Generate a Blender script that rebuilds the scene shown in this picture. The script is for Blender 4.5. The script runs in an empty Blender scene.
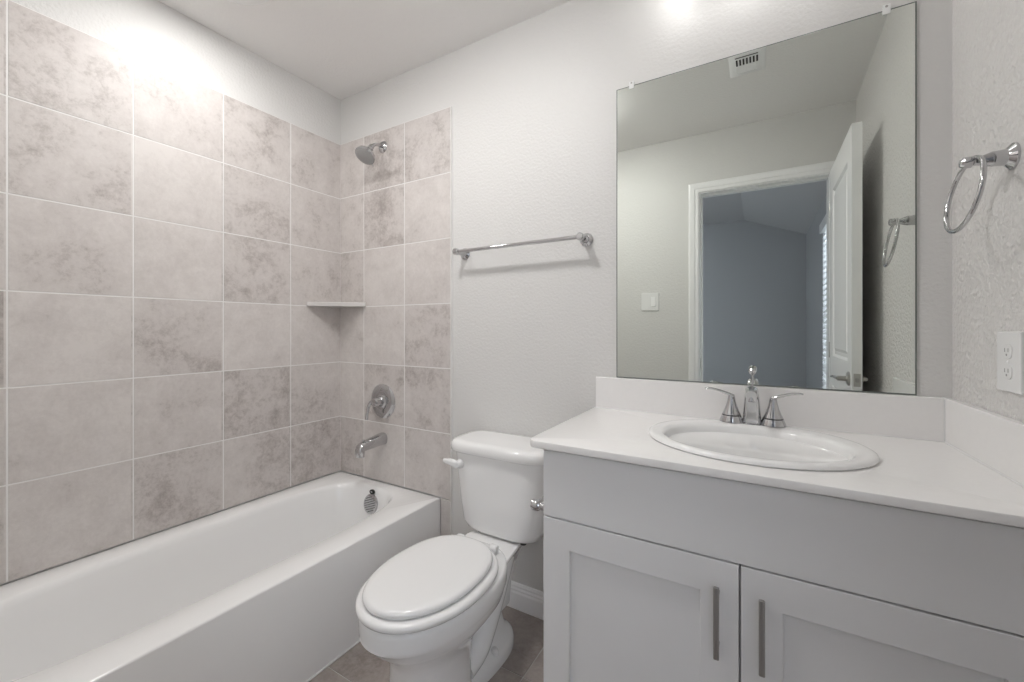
import bpy, bmesh, math, random
from mathutils import Vector, Matrix
PI = math.pi
SC = bpy.context.scene
COL = SC.collection

# ------------------------------------------------------------------ camera, world, exposure
cam_data = bpy.data.cameras.new('camera')
cam_data.sensor_width = 36.0
cam_data.lens = 14.635
cam_data.shift_y = -0.0118
cam_data.clip_start = 0.02
cam = bpy.data.objects.new('camera', cam_data)
cam.location = (2.0174, -1.5141, 1.1683)
cam.rotation_euler = (PI / 2, 0, 0.5363)
COL.objects.link(cam)
SC.camera = cam

SC.view_settings.view_transform = 'Standard'
SC.view_settings.look = 'None'
SC.view_settings.gamma = 1.0
SC.view_settings.use_curve_mapping = False
SC.view_settings.exposure = 1.15
SC.cycles.max_bounces = 16
SC.cycles.diffuse_bounces = 10
SC.cycles.glossy_bounces = 8
SC.cycles.sample_clamp_indirect = 6.0
SC.cycles.caustics_reflective = True

world = bpy.data.worlds.new('world')
SC.world = world
world.use_nodes = True
wn = world.node_tree.nodes
wn.clear()
wo = wn.new('ShaderNodeOutputWorld')
wb = wn.new('ShaderNodeBackground')
wb.inputs[0].default_value = (0.82, 0.90, 1.0, 1)
wb.inputs[1].default_value = 2.6
world.node_tree.links.new(wb.outputs[0], wo.inputs[0])

LAMP_CEILING = 56.0     # strength of the round ceiling lamp lens
LAMP_VANITY = 2.4      # strength of the vanity lamp shades
LAMP_FILL = 33.0        # strength of the unseen lamp added as fill for the bathroom
LAMP_BED_FILL = 8.0      # strength of the unseen lamp added to light the bedroom

# ------------------------------------------------------------------ key dimensions (metres)
RX, RZ, RY = 2.448, 2.45, -1.49
TUBW, TUBZ = 0.731, 0.378
CZ = 0.876
DX0, DX1, DZ = 1.680, 2.363, 2.060

# ------------------------------------------------------------------ materials
def lin(c):
    return tuple(((v / 255) / 12.92 if v / 255 <= 0.04045 else ((v / 255 + 0.055) / 1.055) ** 2.4) for v in c) + (1,)

def mat(name, col, rough=0.5, metal=0.0, bump=0.0, bscale=80.0, coat=0.0, spec=0.5, detail=3.0, vary=0.0, vscale=4.0):
    m = bpy.data.materials.new(name)
    m.use_nodes = True
    nt = m.node_tree
    b = nt.nodes['Principled BSDF']
    b.inputs['Base Color'].default_value = col
    b.inputs['Roughness'].default_value = rough
    b.inputs['Metallic'].default_value = metal
    b.inputs['Coat Weight'].default_value = coat
    b.inputs['Coat Roughness'].default_value = 0.05
    b.inputs['Specular IOR Level'].default_value = spec
    tc = nt.nodes.new('ShaderNodeTexCoord')
    ns = nt.nodes.new('ShaderNodeTexNoise')
    ns.inputs['Scale'].default_value = bscale
    ns.inputs['Detail'].default_value = detail
    nt.links.new(tc.outputs['Object'], ns.inputs['Vector'])
    if bump:
        bp = nt.nodes.new('ShaderNodeBump')
        bp.inputs['Strength'].default_value = 1.0
        bp.inputs['Distance'].default_value = bump
        nt.links.new(ns.outputs['Fac'], bp.inputs['Height'])
        nt.links.new(bp.outputs['Normal'], b.inputs['Normal'])
    if vary:
        n2 = nt.nodes.new('ShaderNodeTexNoise')
        n2.inputs['Scale'].default_value = vscale
        nt.links.new(tc.outputs['Object'], n2.inputs['Vector'])
        rp = nt.nodes.new('ShaderNodeMapRange')
        rp.inputs['To Min'].default_value = 1 - vary
        rp.inputs['To Max'].default_value = 1 + vary
        nt.links.new(n2.outputs['Fac'], rp.inputs['Value'])
        mx = nt.nodes.new('ShaderNodeVectorMath')
        mx.operation = 'SCALE'
        mx.inputs[0].default_value = col[:3]
        nt.links.new(rp.outputs['Result'], mx.inputs['Scale'])
        nt.links.new(mx.outputs['Vector'], b.inputs['Base Color'])
    return m

def emit(name, col, strength):
    m = bpy.data.materials.new(name)
    m.use_nodes = True
    b = m.node_tree.nodes['Principled BSDF']
    b.inputs['Base Color'].default_value = (0.9, 0.9, 0.9, 1)
    b.inputs['Emission Color'].default_value = col
    b.inputs['Emission Strength'].default_value = strength
    return m

def stone_tile(name, light, mid, dark, pitch, off, rough=0.42, plane_scale=1.0):
    """porcelain tile that looks like weathered concrete: every tile gets its own cloud pattern"""
    m = bpy.data.materials.new(name)
    m.use_nodes = True
    nt = m.node_tree
    N = nt.nodes
    L = nt.links
    b = N['Principled BSDF']
    tc = N.new('ShaderNodeTexCoord')
    sub = N.new('ShaderNodeVectorMath'); sub.operation = 'SUBTRACT'
    sub.inputs[1].default_value = off
    L.new(tc.outputs['Object'], sub.inputs[0])
    dv = N.new('ShaderNodeVectorMath'); dv.operation = 'DIVIDE'
    dv.inputs[1].default_value = pitch
    L.new(sub.outputs[0], dv.inputs[0])
    fl = N.new('ShaderNodeVectorMath'); fl.operation = 'FLOOR'
    L.new(dv.outputs[0], fl.inputs[0])
    wnz = N.new('ShaderNodeTexWhiteNoise'); wnz.noise_dimensions = '3D'
    L.new(fl.outputs[0], wnz.inputs['Vector'])
    sc = N.new('ShaderNodeVectorMath'); sc.operation = 'SCALE'
    sc.inputs['Scale'].default_value = 37.0
    L.new(wnz.outputs['Color'], sc.inputs[0])
    ad = N.new('ShaderNodeVectorMath'); ad.operation = 'ADD'
    L.new(tc.outputs['Object'], ad.inputs[0]); L.new(sc.outputs[0], ad.inputs[1])
    def noise(scale, detail, rough_, dist=0.0):
        n = N.new('ShaderNodeTexNoise')
        n.inputs['Scale'].default_value = scale
        n.inputs['Detail'].default_value = detail
        n.inputs['Roughness'].default_value = rough_
        n.inputs['Distortion'].default_value = dist
        L.new(ad.outputs[0], n.inputs['Vector'])
        return n
    big = noise(4.5, 8, 0.62, 0.6)
    mid_n = noise(16, 9, 0.72, 0.4)
    fine = noise(75, 6, 0.75)
    def madd(a, k, c):
        q = N.new('ShaderNodeMath'); q.operation = 'MULTIPLY_ADD'
        L.new(a, q.inputs[0]); q.inputs[1].default_value = k
        if isinstance(c, float): q.inputs[2].default_value = c
        else: L.new(c, q.inputs[2])
        return q.outputs[0]
    v = madd(big.outputs['Fac'], 0.34, 0.0)
    v = madd(mid_n.outputs['Fac'], 0.32, v)
    v = madd(fine.outputs['Fac'], 0.24, v)
    v = madd(wnz.outputs['Value'], 0.12, v)
    cr = N.new('ShaderNodeValToRGB')
    e = cr.color_ramp.elements
    e[0].position = 0.36; e[0].color = dark
    e[1].position = 0.62; e[1].color = light
    k = e.new(0.47); k.color = mid
    L.new(v, cr.inputs['Fac'])
    L.new(cr.outputs['Color'], b.inputs['Base Color'])
    b.inputs['Roughness'].default_value = rough
    bp = N.new('ShaderNodeBump')
    bp.inputs['Distance'].default_value = 0.0006
    L.new(mid_n.outputs['Fac'], bp.inputs['Height'])
    L.new(bp.outputs['Normal'], b.inputs['Normal'])
    return m

M = {}
M['wall'] = mat('painted_wall', (0.69, 0.685, 0.675, 1), 0.5, bump=0.0020, bscale=95)
M['wall_rough'] = mat('orange_peel_wall', (0.72, 0.705, 0.695, 1), 0.45, bump=0.0075, bscale=85, detail=2.0)
M['ceiling'] = mat('ceiling_paint', (0.84, 0.83, 0.82, 1), 0.7, bump=0.0020, bscale=85)
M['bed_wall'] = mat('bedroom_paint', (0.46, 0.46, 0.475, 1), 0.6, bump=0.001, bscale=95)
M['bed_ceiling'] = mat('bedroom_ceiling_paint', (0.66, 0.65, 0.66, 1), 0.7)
M['slot_grey'] = mat('outlet_slot_grey', (0.30, 0.30, 0.30, 1), 0.6)
M['trim'] = mat('white_trim_paint', (0.89, 0.89, 0.90, 1), 0.3)
M['door'] = mat('white_door_paint', (0.89, 0.89, 0.90, 1), 0.35)
M['porcelain'] = mat('white_porcelain', (0.86, 0.86, 0.86, 1), 0.12, coat=0.4)
M['tub'] = mat('white_enamel', (0.86, 0.86, 0.86, 1), 0.16, coat=0.3)
M['plastic'] = mat('white_plastic', (0.82, 0.82, 0.82, 1), 0.25)
M['seat'] = mat('toilet_seat_plastic', (0.82, 0.82, 0.82, 1), 0.18)
M['quartz'] = mat('pale_quartz', (0.85, 0.84, 0.835, 1), 0.16, vary=0.02, vscale=60)
M['cabinet'] = mat('pale_grey_cabinet_paint', (0.80, 0.80, 0.805, 1), 0.38)
M['chrome'] = mat('chrome', (0.57, 0.57, 0.58, 1), 0.07, 1.0)
M['nickel'] = mat('brushed_nickel', (0.42, 0.41, 0.40, 1), 0.30, 1.0)
M['satin'] = mat('satin_nickel', (0.50, 0.49, 0.47, 1), 0.28, 1.0)
M['dark'] = mat('dark_gap', (0.02, 0.02, 0.02, 1), 0.6)
M['rubber'] = mat('black_rubber', (0.03, 0.03, 0.03, 1), 0.6)
M['grout'] = mat('pale_grout', (0.80, 0.79, 0.78, 1), 0.85, bump=0.0005, bscale=300)
M['floor_grout'] = mat('floor_grout', (0.52, 0.51, 0.50, 1), 0.85, bump=0.0005, bscale=300)
M['caulk'] = mat('white_caulk', (0.74, 0.74, 0.74, 1), 0.45)
M['mirror'] = mat('mirror_silver', (0.80, 0.835, 0.79, 1), 0.0, 1.0)
M['mirror_edge'] = mat('mirror_edge', (0.16, 0.18, 0.17, 1), 0.25)
M['clear'] = mat('clear_plastic_clip', (0.85, 0.86, 0.86, 1), 0.12)
M['shelf'] = mat('pale_stone_shelf', (0.62, 0.60, 0.585, 1), 0.3)
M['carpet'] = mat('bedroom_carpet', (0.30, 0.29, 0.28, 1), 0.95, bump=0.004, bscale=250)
M['slot_dark'] = mat('dark_slot', (0.10, 0.10, 0.10, 1), 0.5)
M['nozzle'] = mat('grey_spray_face', (0.42, 0.42, 0.42, 1), 0.35)
M['lamp'] = emit('ceiling_lamp_lens', (1.0, 0.985, 0.965, 1), LAMP_CEILING)
M['dome'] = emit('added_fill_glass', (1.0, 0.985, 0.965, 1), LAMP_FILL)
M['shade'] = emit('frosted_lamp_shade', (1.0, 0.985, 0.965, 1), LAMP_VANITY)
M['bed_fill'] = emit('bedroom_fill_lens', (0.88, 0.94, 1.0, 1), LAMP_BED_FILL)
M['wall_tile'] = stone_tile('concrete_look_wall_tile', lin((216, 211, 208)), lin((200, 194, 191)), lin((162, 154, 150)),
                            (10.0, 0.3035, 0.3025), (-5.0, -3.0320 - 0.0, 2.195 - 3.025))
M['back_tile'] = stone_tile('concrete_look_back_tile', lin((216, 211, 208)), lin((200, 194, 191)), lin((162, 154, 150)),
                            (0.2975, 10.0, 0.3025), (0.2025 - 0.2975, -5.0, 2.195 - 3.025))
M['floor_tile'] = stone_tile('taupe_floor_tile', lin((174, 165, 160)), lin((150, 141, 136)), lin((114, 105, 100)),
                             (0.306, 0.306, 10.0), (1.336 - 3.06, -0.295 - 3.06, -5.0), 0.45)

# ------------------------------------------------------------------ mesh helpers (world coordinates in, object origin at parent's base)
def link(o, parent=None):
    COL.objects.link(o)
    if parent is not None:
        o.parent = parent
    return o

def wloc(o):
    v = Vector(o.location)
    while o.parent is not None:
        o = o.parent
        v = v + Vector(o.location)
    return v

def empty(name, loc, label=None, cat=None, group=None, kind=None):
    o = bpy.data.objects.new(name, None)
    o.empty_display_size = 0.05
    o.location = loc
    COL.objects.link(o)
    tag(o, label, cat, group, kind)
    return o

def tag(o, label=None, cat=None, group=None, kind=None):
    if label: o['label'] = label
    if cat: o['category'] = cat
    if group: o['group'] = group
    if kind: o['kind'] = kind
    return o

def obj(name, bm, mats, parent=None, loc=None, smooth=35, bevel=0.0, seg=3, subsurf=0):
    if not isinstance(mats, (list, tuple)):
        mats = [mats]
    bmesh.ops.recalc_face_normals(bm, faces=bm.faces[:])
    base = wloc(parent) if parent is not None else Vector((0, 0, 0))
    own = Vector(loc) if loc is not None else (base.copy() if parent is not None else Vector((0, 0, 0)))
    bmesh.ops.translate(bm, verts=bm.verts[:], vec=-own)
    me = bpy.data.meshes.new(name)
    bm.to_mesh(me)
    bm.free()
    for m in mats:
        me.materials.append(m)
    if smooth:
        for p in me.polygons:
            p.use_smooth = True
        me.set_sharp_from_angle(angle=math.radians(smooth))
    o = bpy.data.objects.new(name, me)
    o.location = own - base
    link(o, parent)
    if bevel:
        md = o.modifiers.new('bevel', 'BEVEL')
        md.width = bevel; md.segments = seg; md.limit_method = 'ANGLE'; md.angle_limit = math.radians(40)
        md.harden_normals = bool(smooth)
    if subsurf:
        md = o.modifiers.new('subsurf', 'SUBSURF'); md.levels = subsurf; md.render_levels = subsurf
    return o

def new(): return bmesh.new()

def box(bm, x0, x1, y0, y1, z0, z1, mi=0):
    vs = [bm.verts.new((x, y, z)) for x in (x0, x1) for y in (y0, y1) for z in (z0, z1)]
    fs = []
    for idx in ((0, 1, 3, 2), (4, 6, 7, 5), (0, 4, 5, 1), (2, 3, 7, 6), (0, 2, 6, 4), (1, 5, 7, 3)):
        f = bm.faces.new([vs[i] for i in idx]); f.material_index = mi; fs.append(f)
    return vs

def loft(bm, rings, cap0=True, cap1=True, mi=0, closed=True):
    R = [[bm.verts.new(p) for p in r] for r in rings]
    n = len(R[0])
    for a, b in zip(R[:-1], R[1:]):
        for i in range(n if closed else n - 1):
            j = (i + 1) % n
            f = bm.faces.new((a[i], a[j], b[j], b[i])); f.material_index = mi
    if cap0:
        f = bm.faces.new(R[0][::-1]); f.material_index = mi
    if cap1:
        f = bm.faces.new(R[-1]); f.material_index = mi
    return R

def frame_axes(d):
    d = Vector(d).normalized()
    up = Vector((0, 0, 1)) if abs(d.z) < 0.95 else Vector((0, 1, 0))
    a = d.cross(up).normalized()
    b = d.cross(a).normalized()
    return a, b

def lathe(bm, origin, axis, prof, n=32, mi=0, sx=1.0, sy=1.0, cap=True):
    """prof: list of (radius, distance along axis)"""
    d = Vector(axis).normalized(); a, b = frame_axes(d); o = Vector(origin)
    rings = []
    for r, h in prof:
        r = max(r, 0.0002)
        rings.append([o + d * h + a * (math.cos(2 * PI * i / n) * r * sx) + b * (math.sin(2 * PI * i / n) * r * sy) for i in range(n)])
    loft(bm, rings, cap, cap, mi)

def spline(pts, k=8):
    """Catmull-Rom through pts, each point a tuple of any length"""
    out = []
    P = [pts[0]] + list(pts) + [pts[-1]]
    for i in range(1, len(P) - 2):
        p0, p1, p2, p3 = P[i - 1], P[i], P[i + 1], P[i + 2]
        for s in range(k):
            t = s / k
            out.append(tuple(0.5 * (2 * b + (c - a) * t + (2 * a - 5 * b + 4 * c - d) * t * t + (3 * b - a - 3 * c + d) * t ** 3)
                             for a, b, c, d in zip(p0, p1, p2, p3)))
    out.append(tuple(pts[-1]))
    return out

def sweep(bm, pts, n=16, mi=0, flat=None, closed=False, up=None):
    """pts: (x,y,z,r) or with flat the second radius (x,y,z,ra,rb)"""
    P = [Vector(p[:3]) for p in pts]
    rings = []
    prev = None
    m = len(P)
    for i, p in enumerate(P):
        if closed:
            d = (P[(i + 1) % m] - P[(i - 1) % m]).normalized()
        else:
            d = (P[min(i + 1, m - 1)] - P[max(i - 1, 0)]).normalized()
        if prev is None:
            if up is not None:
                a = d.cross(Vector(up)).normalized()
            else:
                a, _ = frame_axes(d)
        else:
            a = (prev - d * prev.dot(d)).normalized()
        prev = a
        b = d.cross(a).normalized()
        ra = pts[i][3]; rb = pts[i][4] if len(pts[i]) > 4 else ra
        rings.append([p + a * (math.cos(2 * PI * k / n) * ra) + b * (math.sin(2 * PI * k / n) * rb) for k in range(n)])
    if closed:
        rings.append(rings[0])
        R = [[bm.verts.new(q) for q in r] for r in rings[:-1]]
        R.append(R[0])
        for A, B in zip(R[:-1], R[1:]):
            for k in range(n):
                j = (k + 1) % n
                f = bm.faces.new((A[k], A[j], B[j], B[k])); f.material_index = mi
    else:
        loft(bm, rings, True, True, mi)

def sgn(v): return -1.0 if v < 0 else 1.0

def sring(cx, cy, a, b, z, n=64, e=2.0, e2=None):
    """superellipse ring"""
    out = []
    for i in range(n):
        t = 2 * PI * i / n
        c, s = math.cos(t), math.sin(t)
        out.append((cx + a * sgn(c) * abs(c) ** (2 / e), cy + b * sgn(s) * abs(s) ** (2 / (e2 or e)), z))
    return out

def rrect(x0, x1, y0, y1, r, z, k=6):
    pts = []
    for cx, cy, a0 in ((x1 - r, y1 - r, 0), (x0 + r, y1 - r, PI / 2), (x0 + r, y0 + r, PI), (x1 - r, y0 + r, 1.5 * PI)):
        for i in range(k + 1):
            a = a0 + (PI / 2) * i / k
            pts.append((cx + r * math.cos(a), cy + r * math.sin(a), z))
    return pts

# the right wall runs slightly out of square
SKEW = 0.024
def skew(bm):
    for v in bm.verts:
        v.co.x -= SKEW * v.co.y
    return bm

# ------------------------------------------------------------------ the setting
def struct(name, bm, mats, parent=None, **kw):
    o = obj(name, bm, mats, parent, **kw)
    if parent is None:
        o['kind'] = 'structure'
    return o

# floor: every tile a shallow bevelled slab in a grout bed, one mesh
bm = new()
box(bm, -0.12, RX + 0.12, RY - 0.06, 0.12, -0.08, -0.002, 1)
x = 1.336 - 0.306 * 5
while x < RX + 0.04:
    y = -0.295 - 0.306 * 5
    while y < 0:
        a0, a1 = max(x + 0.002, 0), min(x + 0.304, RX + 0.036)
        b0, b1 = max(y + 0.002, RY), min(y + 0.304, 0)
        if a1 - a0 > 0.02 and b1 - b0 > 0.02:
            box(bm, a0, a1, b0, b1, -0.004, 0.0, 0)
        y += 0.306
    x += 0.306
struct('floor', bm, [M['floor_tile'], M['floor_grout']], smooth=0)

bm = new(); box(bm, -0.12, RX + 0.12, RY - 0.12, 0.12, RZ, RZ + 0.1)
struct('ceiling', bm, M['ceiling'])
bm = new(); box(bm, -0.12, 0.0, RY - 0.12, 0.12, 0, RZ)
wall_left = struct('wall_left', bm, M['wall'])
bm = new(); box(bm, 0.0, RX + 0.12, 0.0, 0.12, 0, RZ)
wall_back = struct('wall_back', bm, M['wall'])
bm = skew(new()); box(bm, RX, RX + 0.12, RY, 0.0, 0, RZ); skew(bm)
struct('wall_right', bm, M['wall_rough'])
bm = new()
box(bm, 0.0, DX0 - 0.012, RY - 0.12, RY, 0, RZ)
box(bm, DX1 + 0.012, RX + 0.12, RY - 0.12, RY, 0, RZ)
box(bm, DX0 - 0.012, DX1 + 0.012, RY - 0.12, RY, DZ + 0.012, RZ)
struct('wall_front', bm, M['wall'])

# wall tile panels (parts of their walls)
T0 = 2.195
def tile_panel(name, parent, cols, rows, place, tm):
    bm = new()
    for c0, c1 in cols:
        for z0, z1 in rows:
            g = 0.0021
            place(bm, c0 + g, c1 - g, z0 + g, z1 - g, 0.0040, 0.0085, 0)
    place(bm, cols[0][0], cols[-1][1], rows[-1][0], rows[0][1], 0.0, 0.0076, 1)
    return obj(name, bm, [tm, M['grout']], parent, bevel=0.0012, seg=2)
rows = [(T0 - 0.3025 * (k + 1), T0 - 0.3025 * k) for k in range(6)]
ys = [0, -0.293, -0.5965, -0.9, -1.2035, RY]
lrows = rows
tile_panel('tile_panel', wall_left, [(ys[i + 1], ys[i]) for i in range(5)][::-1], lrows,
           lambda bm, c0, c1, z0, z1, d0, d1, mi: box(bm, d0, d1, c0, c1, z0, z1, mi), M['wall_tile'])
xs = [0.0085, 0.2025, 0.5, 0.7935]
tile_panel('tile_panel', wall_back, [(xs[i], xs[i + 1]) for i in range(3)], rows,
           lambda bm, c0, c1, z0, z1, d0, d1, mi: box(bm, c0, c1, -d1, -d0, z0, z1, mi), M['back_tile'])
bm = new()
box(bm, TUBW + 0.002, 0.7935, -0.0085, 0, 0.003, 0.375)
obj('tile_strip', bm, M['back_tile'], wall_back, bevel=0.001)
bm = new()
box(bm, 0.7935, 0.7965, -0.0095, 0, 0.0, T0)
obj('edge_profile', bm, M['grout'], wall_back)

# baseboards
def baseboard(name, p0, p1, inward):
    """moulded profile swept between two floor points"""
    prof = [(0, 0), (0.0145, 0), (0.0145, 0.066), (0.011, 0.074), (0.0125, 0.080), (0.0085, 0.087), (0.0085, 0.094), (0.004, 0.102), (0, 0.104)]
    p0, p1, w = Vector(p0), Vector(p1), Vector(inward)
    bm = new()
    loft(bm, [[p + w * d + Vector((0, 0, z)) for d, z in prof] for p in (p0, p1)])
    return struct(name, bm, M['trim'], smooth=0)
baseboard('baseboard_back', (0.797, -0.0005, 0), (1.545, -0.0005, 0), (0, -1, 0))
baseboard('baseboard_front', (TUBW + 0.01, RY + 0.0005, 0), (DX0 - 0.092, RY + 0.0005, 0), (0, 1, 0))
baseboard('baseboard_right', (RX - 0.0005 + 1.47 * SKEW, RY + 0.02, 0), (RX - 0.0005 + 0.6 * SKEW, -0.60, 0), (-1, 0, 0))

# door casing and jamb
def casing(name, y, fy):
    prof = [(0.0, 0), (0.0, 0.009), (0.005, 0.012), (0.020, 0.012), (0.027, 0.017), (0.050, 0.019), (0.059, 0.017), (0.062, 0.012), (0.062, 0)]
    bm = new()
    x0, x1, z = DX0 - 0.006, DX1 + 0.006, DZ + 0.006
    def ring(x, zz, dx, dz):
        rt = min(1.0, (RX + 0.03 - x1) / 0.062) if dx > 0 else 1.0
        return [(x + dx * d * rt, y + fy * t, zz + dz * d) for d, t in prof]
    loft(bm, [ring(x0, 0, -1, 0), ring(x0, z, -1, 1), ring(x1, z, 1, 1), ring(x1, 0, 1, 0)])
    return struct(name, bm, M['trim'], smooth=0)
casing('trim_1', RY, 1)
casing('trim_2', RY - 0.12, -1)
bm = new()
box(bm, DX0 - 0.012, DX0, RY - 0.12, RY, 0, DZ + 0.012)
box(bm, DX1, DX1 + 0.012, RY - 0.12, RY, 0, DZ + 0.012)
box(bm, DX0, DX1, RY - 0.12, RY, DZ, DZ + 0.012)
box(bm, DX0, DX0 + 0.010, RY - 0.085, RY - 0.045, 0, DZ)
box(bm, DX0 + 0.01, DX1, RY - 0.085, RY - 0.045, DZ - 0.010, DZ)
jamb = struct('trim_3', bm, M['trim'], smooth=0)
bm = new(); box(bm, DX0, DX0 + 0.0015, RY - 0.038, RY - 0.008, 0.905, 0.975)
obj('strike_plate', bm, M['satin'], jamb, bevel=0.0005)

# door leaf, open 90 degrees along the right wall
DY0, DY1 = RY + 0.012, -0.818
door = empty('door_1', (DX1 + 0.02, DY0, 0), kind='structure')
LX0, LX1 = DX1 + 0.001, DX1 + 0.037
bm = new()
pan = [(DY0 + 0.105, DY1 - 0.105, 1.02, 1.935), (DY0 + 0.105, DY1 - 0.105, 0.20, 0.86)]
def add_panelled_face(bm, xf, sx):
    ysp = sorted({DY0, DY1, pan[0][0], pan[0][1]}); zsp = [0.012, 0.20, 0.86, 1.02, 1.935, DZ + 0.006]
    for i in range(3):
        for k in range(5):
            if i == 1 and k in (1, 3):
                y0, y1, z0, z1 = ysp[1], ysp[2], zsp[k], zsp[k + 1]
                steps = [(0, 0), (0.012, -0.009), (0.030, -0.009), (0.045, -0.002)]
                loft(bm, [[(xf + sx * d, a, b) for a, b in ((y0 + s, z0 + s), (y1 - s, z0 + s), (y1 - s, z1 - s), (y0 + s, z1 - s))] for s, d in steps], False, True)
            else:
                vs = [bm.verts.new(p) for p in ((xf, ysp[i], zsp[k]), (xf, ysp[i + 1], zsp[k]), (xf, ysp[i + 1], zsp[k + 1]), (xf, ysp[i], zsp[k + 1]))]
                bm.faces.new(vs)
add_panelled_face(bm, LX0, -1)
add_panelled_face(bm, LX1, 1)
for (y0, y1, z0, z1) in ((DY0, DY0, 0.012, DZ + 0.006), (DY1, DY1, 0.012, DZ + 0.006)):
    bm.faces.new([bm.verts.new(p) for p in ((LX0, y0, z0), (LX1, y0, z0), (LX1, y0, z1), (LX0, y0, z1))])
for z in (0.012, DZ + 0.006):
    bm.faces.new([bm.verts.new(p) for p in ((LX0, DY0, z), (LX1, DY0, z), (LX1, DY1, z), (LX0, DY1, z))])
bmesh.ops.remove_doubles(bm, verts=bm.verts[:], dist=0.0001)
leaf = obj('door_leaf', bm, M['door'], door, smooth=0)
LVY, LVZ = DY1 - 0.062, 0.945
for sx, xf in ((-1, LX0), (1, LX1)):
    bm = new()
    ln = 0.05 if sx < 0 else 0.024
    lathe(bm, (xf, LVY, LVZ), (sx, 0, 0), [(0.032, 0.0), (0.032, 0.004), (0.026, 0.009), (0.012, 0.011), (0.011, ln * 0.85)])
    sweep(bm, spline([(xf + sx * ln * 0.8, LVY + 0.006, LVZ, 0.009, 0.008), (xf + sx * ln * 0.9, LVY - 0.02, LVZ + 0.001, 0.009, 0.006),
                      (xf + sx * ln, LVY - 0.06, LVZ + 0.004, 0.009, 0.005), (xf + sx * ln, LVY - 0.105, LVZ - 0.003, 0.007, 0.004)]))
    obj('lever_handle', bm, M['satin'], door)
bm = new(); box(bm, LX0 + 0.006, LX1 - 0.006, DY1, DY1 + 0.0015, LVZ - 0.028, LVZ + 0.028)
lp = obj('latch_plate', bm, M['satin'], door, bevel=0.0005)
bm = new(); box(bm, LX0 + 0.012, LX1 - 0.012, DY1 + 0.001, DY1 + 0.009, LVZ - 0.008, LVZ + 0.008)
obj('latch_bolt', bm, M['nickel'], lp, bevel=0.001)
for hz in (0.22, 1.05, 1.85):
    bm = new()
    lathe(bm, (DX1 + 0.002, RY + 0.006, hz - 0.045), (0, 0, 1), [(0.0055, 0), (0.0055, 0.09)], 12)
    obj('hinge', bm, M['satin'], door)

# bedroom beyond the doorway (seen only in the mirror)
BY0, BY1, BX0, BX1 = RY - 0.12, -3.95, -0.6, 2.45
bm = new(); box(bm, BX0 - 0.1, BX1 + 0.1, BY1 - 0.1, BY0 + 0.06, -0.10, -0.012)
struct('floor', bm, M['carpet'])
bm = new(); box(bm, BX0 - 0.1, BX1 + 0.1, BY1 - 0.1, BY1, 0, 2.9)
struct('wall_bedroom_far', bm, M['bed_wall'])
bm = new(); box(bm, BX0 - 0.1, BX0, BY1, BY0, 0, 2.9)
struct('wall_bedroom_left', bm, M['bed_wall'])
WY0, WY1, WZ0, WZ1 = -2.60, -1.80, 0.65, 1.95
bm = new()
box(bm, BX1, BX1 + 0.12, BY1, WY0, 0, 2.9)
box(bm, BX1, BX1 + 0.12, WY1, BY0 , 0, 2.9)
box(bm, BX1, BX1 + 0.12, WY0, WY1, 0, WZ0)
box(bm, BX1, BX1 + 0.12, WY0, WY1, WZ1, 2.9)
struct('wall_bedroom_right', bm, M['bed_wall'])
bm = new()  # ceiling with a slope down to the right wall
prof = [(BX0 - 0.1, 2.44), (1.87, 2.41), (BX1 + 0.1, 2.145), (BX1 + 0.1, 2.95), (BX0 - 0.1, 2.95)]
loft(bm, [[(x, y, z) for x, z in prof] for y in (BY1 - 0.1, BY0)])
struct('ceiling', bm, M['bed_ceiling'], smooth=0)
win = empty('window_1', (BX1, (WY0 + WY1) / 2, WZ0), kind='structure')
bm = new()
for a in ((WY0, WY0 + 0.03, WZ0, WZ1), (WY1 - 0.03, WY1, WZ0, WZ1), (WY0, WY1, WZ0, WZ0 + 0.03), (WY0, WY1, WZ1 - 0.03, WZ1), (WY0, WY1, 1.28, 1.31)):
    box(bm, BX1 + 0.06, BX1 + 0.10, *a)
obj('window_frame', bm, M['trim'], win)
bm = new(); box(bm, BX1 - 0.03, BX1 + 0.05, WY0 - 0.04, WY1 + 0.04, WZ0 - 0.02, WZ0)
obj('window_sill', bm, M['trim'], win, bevel=0.003)
bl = empty('window_blind', (BX1, (WY0 + WY1) / 2, WZ1), 'white slatted blind in the bedroom window beyond the doorway', 'blind')
bm = new(); box(bm, BX1 - 0.020, BX1 + 0.028, WY0 - 0.03, WY1 + 0.03, WZ1 - 0.02, WZ1 + 0.05)
obj('headrail', bm, M['trim'], bl, bevel=0.003)
bm = new()
z = WZ0 + 0.03
while z < WZ1 - 0.03:
    vs = [(BX1 - 0.006, z - 0.016), (BX1 - 0.004, z - 0.017), (BX1 + 0.022, z + 0.014), (BX1 + 0.020, z + 0.015)]
    loft(bm, [[(x, y, q) for x, q in vs] for y in (WY0 + 0.004, WY1 - 0.004)])
    z += 0.042
obj('slats', bm, M['trim'], bl, smooth=0)
bm = new(); box(bm, BX1 - 0.004, BX1 + 0.02, WY0 + 0.004, WY1 - 0.004, WZ0 + 0.0, WZ0 + 0.014)
obj('bottom_rail', bm, M['trim'], bl, bevel=0.002)

bed_fill = empty('ceiling_light', (0.9, -2.8, 2.425), 'unseen round lamp added to brighten the bedroom', 'lamp')  # added out of view so the reflected bedroom is bright enough
bm = new(); lathe(bm, (0.9, -2.8, 2.43), (0, 0, -1), [(0.17, 0), (0.17, 0.03), (0.16, 0.035)], 40)
obj('trim_ring', bm, M['trim'], bed_fill)
bm = new(); lathe(bm, (0.9, -2.8, 2.395), (0, 0, -1), [(0.155, 0), (0.14, 0.025), (0.08, 0.045), (0.0, 0.05)], 40)
obj('lens', bm, M['bed_fill'], bed_fill)

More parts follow.
